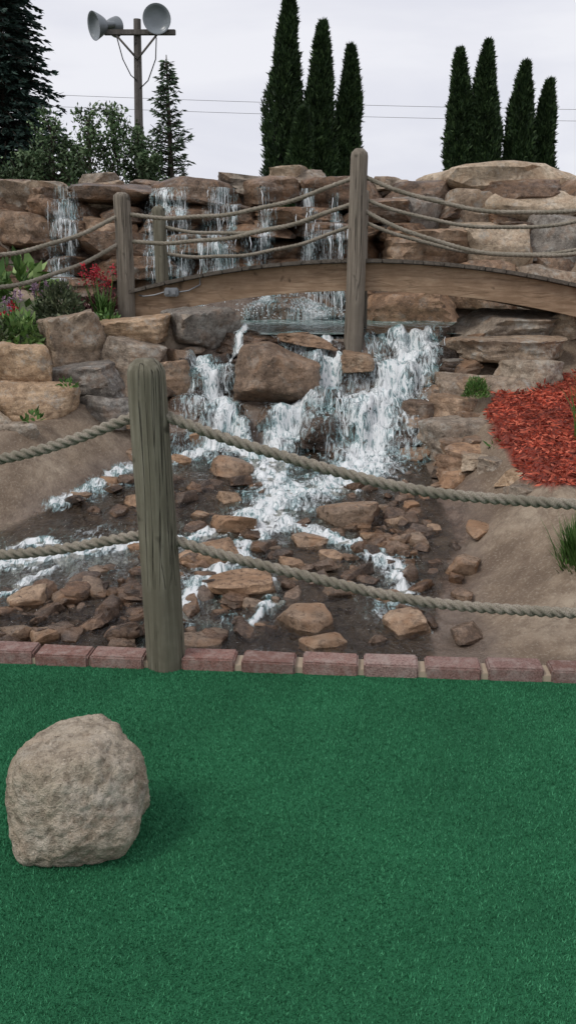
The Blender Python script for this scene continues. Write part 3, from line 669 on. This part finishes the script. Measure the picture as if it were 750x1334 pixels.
# ------------------------------------------------------------------ vegetation
def leaves(P,Dr,ln,wd,rng):
    N=len(P); Q=rng.normal(size=(N,3)); S=np.cross(Dr,Q); S/=np.linalg.norm(S,axis=1)[:,None]+1e-9
    V=np.zeros((N,4,3)); V[:,0]=P; V[:,1]=P+Dr*(ln*.45)[:,None]+S*(wd/2)[:,None]; V[:,2]=P+Dr*ln[:,None]; V[:,3]=P+Dr*(ln*.45)[:,None]-S*(wd/2)[:,None]
    return V.reshape(-1,3),np.arange(N*4).reshape(-1,4)
def unit(v): return v/(np.linalg.norm(v,axis=1)[:,None]+1e-9)
def arborvitae(x_,y_,top,R,seed,n=30000):
    rng=np.random.default_rng(seed); z0=H(x_,y_); h_=top-z0; e=empty('arborvitae_tree',(x_,y_,z0))
    V,F=tube([(0,0,-.2),(0,0,h_*.5),(0,0,h_*.9)],[.12,.07,.02],10); mk('trunk',V,F,M_bark,parent=e)
    prof=lambda u:R*np.minimum(1,.75+u*1.2)*np.clip(1-u**1.25,0,1)**.72
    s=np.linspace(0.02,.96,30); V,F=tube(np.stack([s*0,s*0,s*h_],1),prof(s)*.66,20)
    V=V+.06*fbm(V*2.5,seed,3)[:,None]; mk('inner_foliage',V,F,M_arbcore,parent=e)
    u=rng.beta(1,1.2,n); a=rng.uniform(0,2*pi,n)
    cl=fbm(np.stack([np.cos(a)*1.6,np.sin(a)*1.6,u*h_*1.1],1)+seed,seed,3)
    cl2=fbm(np.stack([np.cos(a)*4.5,np.sin(a)*4.5,u*h_*2.2],1)+seed,seed+3,3)
    rr=prof(u)*(.88+.38*cl+.42*cl2)*rng.uniform(.80,1.06,n)
    P=np.stack([rr*np.cos(a)+.07*np.sin(u*h_*1.1+seed),rr*np.sin(a),u*h_],1)
    Dr=unit(np.stack([np.cos(a)*.55,np.sin(a)*.55,np.full(n,.9)],1)+rng.normal(0,.35,(n,3)))
    V,F=leaves(P,Dr,rng.uniform(.08,.24,n),rng.uniform(.03,.07,n),rng); mk('foliage',V,F,M_arb,smooth=False,parent=e)
for i,(x_,y_,t,R) in enumerate([(-.04,28,9.05,.84),(.92,28,8.25,.82),(1.76,28.2,7.68,.68),(.34,26.8,5.75,.58),(5.36,30,7.98,.80),(6.17,30,8.22,.82),(7.33,30,7.63,.84),(8.16,30.3,7.18,.68)]):
    arborvitae(x_,y_,t,R,50+i)
def spruce(x_,y_,top,slope,seed,mat,levels,per,droop,spl,ll):
    rng=np.random.default_rng(seed); z0=H(x_,y_); h_=top-z0; e=empty('spruce_tree',(x_,y_,z0))
    V,F=tube([(0,0,-.2),(0.02,0,h_*.5),(0,0,h_)],[.03*h_**.5+.03,.05,.008],10); mk('trunk',V,F,M_bark,parent=e)
    bb=B(); PP=[];DD=[]
    for lv in range(levels):
        u=(lv+.5)/levels*.97; zz=h_*u
        for b in range(per):
            a=rng.uniform(0,2*pi); L=(h_-zz)*slope*rng.uniform(.5,1.25)+.05
            m_=6; s=np.linspace(0,1,m_); up=.25*(u)+.05
            P=np.stack([np.cos(a)*L*s,np.sin(a)*L*s,zz+rng.uniform(-.05,.05)+L*(up*s-droop*s**2+.12*s**4)],1)
            V,F=tube(P,np.linspace(.012,.003,m_)*(1+L*.5),4,False); bb.add(V,F)
            k=int(spl*(L/.8)+5); t=rng.uniform(.15,1,k)**.8
            Q=np.stack([np.interp(t,s,P[:,j]) for j in range(3)],1)
            side=np.array([-math.sin(a),math.cos(a),0]); sg=rng.choice([-1,1],k)
            lat=(1-t)*L*.35*rng.uniform(0,1,k)
            Q=Q+side[None,:]*(sg*lat)[:,None]; Q[:,2]-=lat*.25
            d=unit(np.array([math.cos(a),math.sin(a),-.1])[None,:]+side[None,:]*(sg*rng.uniform(.2,1,k))[:,None]+rng.normal(0,.25,(k,3))+np.array([0,0,-.15]))
            PP.append(Q);DD.append(d)
    bb.out('branches',M_bark,parent=e)
    P=np.vstack(PP);Dr=np.vstack(DD);n=len(P)
    V,F=leaves(P,Dr,rng.uniform(.5,1.2,n)*ll,rng.uniform(.3,.5,n)*ll*.8,rng); mk('foliage',V,F,mat,smooth=False,parent=e)
spruce(-5.3,18,9.2,.19,1,M_spr,80,17,.45,26,.16)
spruce(-2.12,17,5.05,.20,2,M_spr2,30,9,-.15,20,.11)
def sapling(x_,y_,top,spread,seed,nl=1500):
    rng=np.random.default_rng(seed); z0=H(x_,y_); h_=top-z0; e=empty('young_tree',(x_,y_,z0)); bb=B()
    V,F=tube([(0,0,-.2),(.03,0,h_*.4),(0,.02,h_*.97)],[.04,.025,.006],8); bb.add(V,F); PP=[]
    for b in range(30):
        u=rng.uniform(.12,.92); a=rng.uniform(0,2*pi); L=spread*(1.15-u)*rng.uniform(.7,1.3)+.12
        s=np.linspace(0,1,6); P=np.stack([np.cos(a)*L*s,np.sin(a)*L*s,h_*u+L*(2.0*s-.3*s*s)],1); P[:,2]=np.minimum(P[:,2],h_*1.02)
        V,F=tube(P,np.linspace(.012,.003,6),5,False); bb.add(V,F)
        k=nl//30; t=rng.uniform(.2,1,k); Q=np.stack([np.interp(t,s,P[:,j]) for j in range(3)],1)+rng.normal(0,.05,(k,3)); PP.append(Q)
    bb.out('branches',M_bark,parent=e); P=np.vstack(PP); n=len(P)
    V,F=leaves(P,unit(rng.normal(size=(n,3))+[0,0,.2]),rng.uniform(.05,.10,n),rng.uniform(.03,.05,n),rng); mk('foliage',V,F,M_dec,smooth=False,parent=e)
for i,(x_,t,s_) in enumerate([(-4.4,3.3,.35),(-4.05,4.0,.35),(-3.75,3.6,.3),(-3.35,4.0,.35),(-2.95,4.1,.32),(-2.62,3.8,.28),(-4.7,3.0,.4),(-2.4,3.3,.25)]):
    sapling(x_,16+.3*(i%3),t-.05,s_,70+i)

def clump(name,x_,y_,z_,rx,rz,n,ln,wd,mat,seed,up=.4):
    rng=np.random.default_rng(seed); d=unit(rng.normal(size=(n,3))); d[:,2]=np.abs(d[:,2])
    rr=rng.uniform(.35,1,n)**.5*(1+.35*fbm(d*2.3+seed,seed,2))
    P=d*rr[:,None]*np.array([rx,rx*.8,rz]); Dr=unit(d*.8+rng.normal(0,.5,(n,3))+[0,0,up])
    V,F=leaves(P,Dr,rng.uniform(.6,1.3,n)*ln,rng.uniform(.7,1.2,n)*wd,rng)
    return mk(name,V,F,mat,smooth=False,loc=(x_,y_,z_))
def grassy(name,x_,y_,z_,n,h_,spread,mat,seed,w=.006):
    rng=np.random.default_rng(seed); bbd=B()
    for i in range(n):
        a=rng.uniform(0,2*pi); L=h_*rng.uniform(.6,1.1); o=rng.uniform(.1,1)*spread; s=np.linspace(0,1,6)
        bx_=rng.normal(0,spread*.15,2)
        P=np.stack([bx_[0]+np.cos(a)*o*s**1.6,bx_[1]+np.sin(a)*o*s**1.6,L*(s-.25*s**2*o/spread)],1)
        W=w*(1-s**2)+.0004; S=np.array([-math.sin(a),math.cos(a),0])
        V=np.vstack([P-S*W[:,None],P+S*W[:,None]]); F=np.array([[j,j+1,7+j,6+j] for j in range(5)]); bbd.add(V,F)
    return bbd.out(name,mat,smooth=False,loc=(x_,y_,z_))
def flowers(name,x_,y_,z_,n,h_,spread,mat,seed,head=(.02,.09)):
    e=empty(name,(x_,y_,z_)); rng=np.random.default_rng(seed); g=grassy('leaves',0,0,0,70,h_*.75,spread,M_grass,seed,.009); g.parent=e
    bs=B(); PP=[]
    for i in range(n):
        o=rng.normal(0,spread*.4,2); hh=h_*rng.uniform(.7,1.15); V,F=tube([(o[0]*.4,o[1]*.4,0),(o[0],o[1],hh)],.003,4,False); bs.add(V,F)
        k=40; t=rng.uniform(0,1,k); P=np.stack([o[0]+rng.normal(0,head[0]*.5,k)*(1.1-t),o[1]+rng.normal(0,head[0]*.5,k)*(1.1-t),hh-.02+t*head[1]],1); PP.append(P)
    bs.out('stems',M_grass,parent=e); P=np.vstack(PP); m_=len(P)
    V,F=leaves(P,unit(rng.normal(size=(m_,3))+[0,0,.8]),rng.uniform(.012,.028,m_),rng.uniform(.008,.014,m_),rng); mk('blooms',V,F,mat,smooth=False,parent=e)
clump('shrub',-1.56,6.25,1.0,.17,.28,1500,.04,.018,M_shrub,1)
clump('hosta_plant',-1.95,6.6,1.15,.2,.28,110,.14,.07,M_hosta,2,.1)
flowers('purple_flower_plant',-1.85,6.0,.95,10,.24,.18,M_pur,3,(.015,.06))
flowers('purple_flower_plant',-1.72,6.3,1.02,6,.24,.12,M_pur,31,(.015,.06))
flowers('red_flower_plant',-1.78,5.85,.92,4,.22,.12,M_redf,33,(.03,.03))
clump('leafy_plant',-1.72,5.75,.90,.14,.18,300,.06,.03,M_hosta,4)
clump('leafy_plant',-1.9,5.7,.90,.2,.18,400,.05,.02,M_shrub,41)
flowers('red_celosia_plant',-1.29,6.36,1.05,11,.27,.16,M_redf,5,(.05,.09))
clump('barberry_shrub',-1.34,6.55,1.0,.2,.24,700,.04,.02,M_redl,6)
clump('leafy_plant',-1.24,6.2,1.02,.09,.08,90,.04,.02,M_grass,7)
clump('conifer_shrub',1.15,5.45,.62,.075,.11,1300,.022,.007,M_grass,8,.8)
grassy('ornamental_grass',1.22,3.50,.02,800,.40,.14,M_grass,9)
grassy('ornamental_grass',1.62,4.75,.46,200,.42,.16,M_grass,10,.004)
clump('leafy_plant',1.16,4.85,.42,.05,.04,30,.04,.02,M_grass,11)
clump('leafy_plant',-1.43,4.95,.55,.06,.05,40,.04,.02,M_grass,12)
clump('leafy_plant',-1.3,5.25,.70,.05,.05,30,.04,.02,M_grass,13)
rng=np.random.default_rng(6); n=18000; mx=rng.uniform(1.1,2.8,n); my=rng.uniform(3.85,6.0,n)
zz,_,_,rr=Hv(mx,my); kp=mulch_mask(mx,my)>.3; mx,my,zz=mx[kp],my[kp],zz[kp]; n=len(mx)
V,F=leaves(np.stack([mx,my,zz+rng.uniform(.002,.022,n)],1),unit(rng.normal(size=(n,3))*[1,1,.4]),rng.uniform(.02,.06,n),rng.uniform(.006,.014,n),rng)
mk('red_mulch',V,F,M_mulch,smooth=False)

# ------------------------------------------------------------------ sky, sun, camera
w=bpy.data.worlds.new('World'); sc.world=w; w.use_nodes=True; nt=w.node_tree; nn=nt.nodes; bg=nn['Background']
sky=nn.new('ShaderNodeTexSky'); sky.sky_type='NISHITA'; sky.sun_disc=False
EL,AZ=math.radians(52),math.radians(-125)
sky.sun_elevation=EL; sky.sun_rotation=AZ
tcn=nn.new('ShaderNodeTexCoord'); mp_=nn.new('ShaderNodeMapping'); mp_.inputs['Scale'].default_value=(1,1,3.5); nt.links.new(tcn.outputs['Generated'],mp_.inputs[0])
no=nn.new('ShaderNodeTexNoise'); no.inputs['Scale'].default_value=2.2; no.inputs['Detail'].default_value=6; no.inputs['Distortion'].default_value=.4; nt.links.new(mp_.outputs[0],no.inputs['Vector'])
rp=nn.new('ShaderNodeValToRGB'); rp.color_ramp.elements[0].position=.34; rp.color_ramp.elements[0].color=(6.9,7.0,8.0,1)
rp.color_ramp.elements[1].position=.62; rp.color_ramp.elements[1].color=(9.1,9.1,9.6,1); nt.links.new(no.outputs['Fac'],rp.inputs[0])
mx_=nn.new('ShaderNodeMix'); mx_.data_type='RGBA'; mx_.inputs[0].default_value=.92; nt.links.new(sky.outputs[0],mx_.inputs[6]); nt.links.new(rp.outputs[0],mx_.inputs[7])
nt.links.new(mx_.outputs[2],bg.inputs[0]); bg.inputs[1].default_value=.1
sl=bpy.data.lights.new('sun','SUN'); sl.energy=1.5; sl.angle=math.radians(18); sl.color=(1,.96,.90)
so=bpy.data.objects.new('sun',sl); COL.objects.link(so)
dirv=Vector((math.sin(AZ)*math.cos(EL),math.cos(AZ)*math.cos(EL),math.sin(EL)))
so.rotation_euler=dirv.to_track_quat('Z','Y').to_euler(); so.location=(0,0,10)
cam=bpy.data.cameras.new('camera'); cam.sensor_fit='VERTICAL'; cam.angle=2*math.atan(667/1155); cam.clip_end=2000; cam.clip_start=.05
co=bpy.data.objects.new('camera',cam); COL.objects.link(co); co.location=(0,0,1.35); co.rotation_euler=(math.radians(75),0,0); sc.camera=co
sc.view_settings.view_transform='Standard'; sc.view_settings.look='None'; sc.view_settings.exposure=0
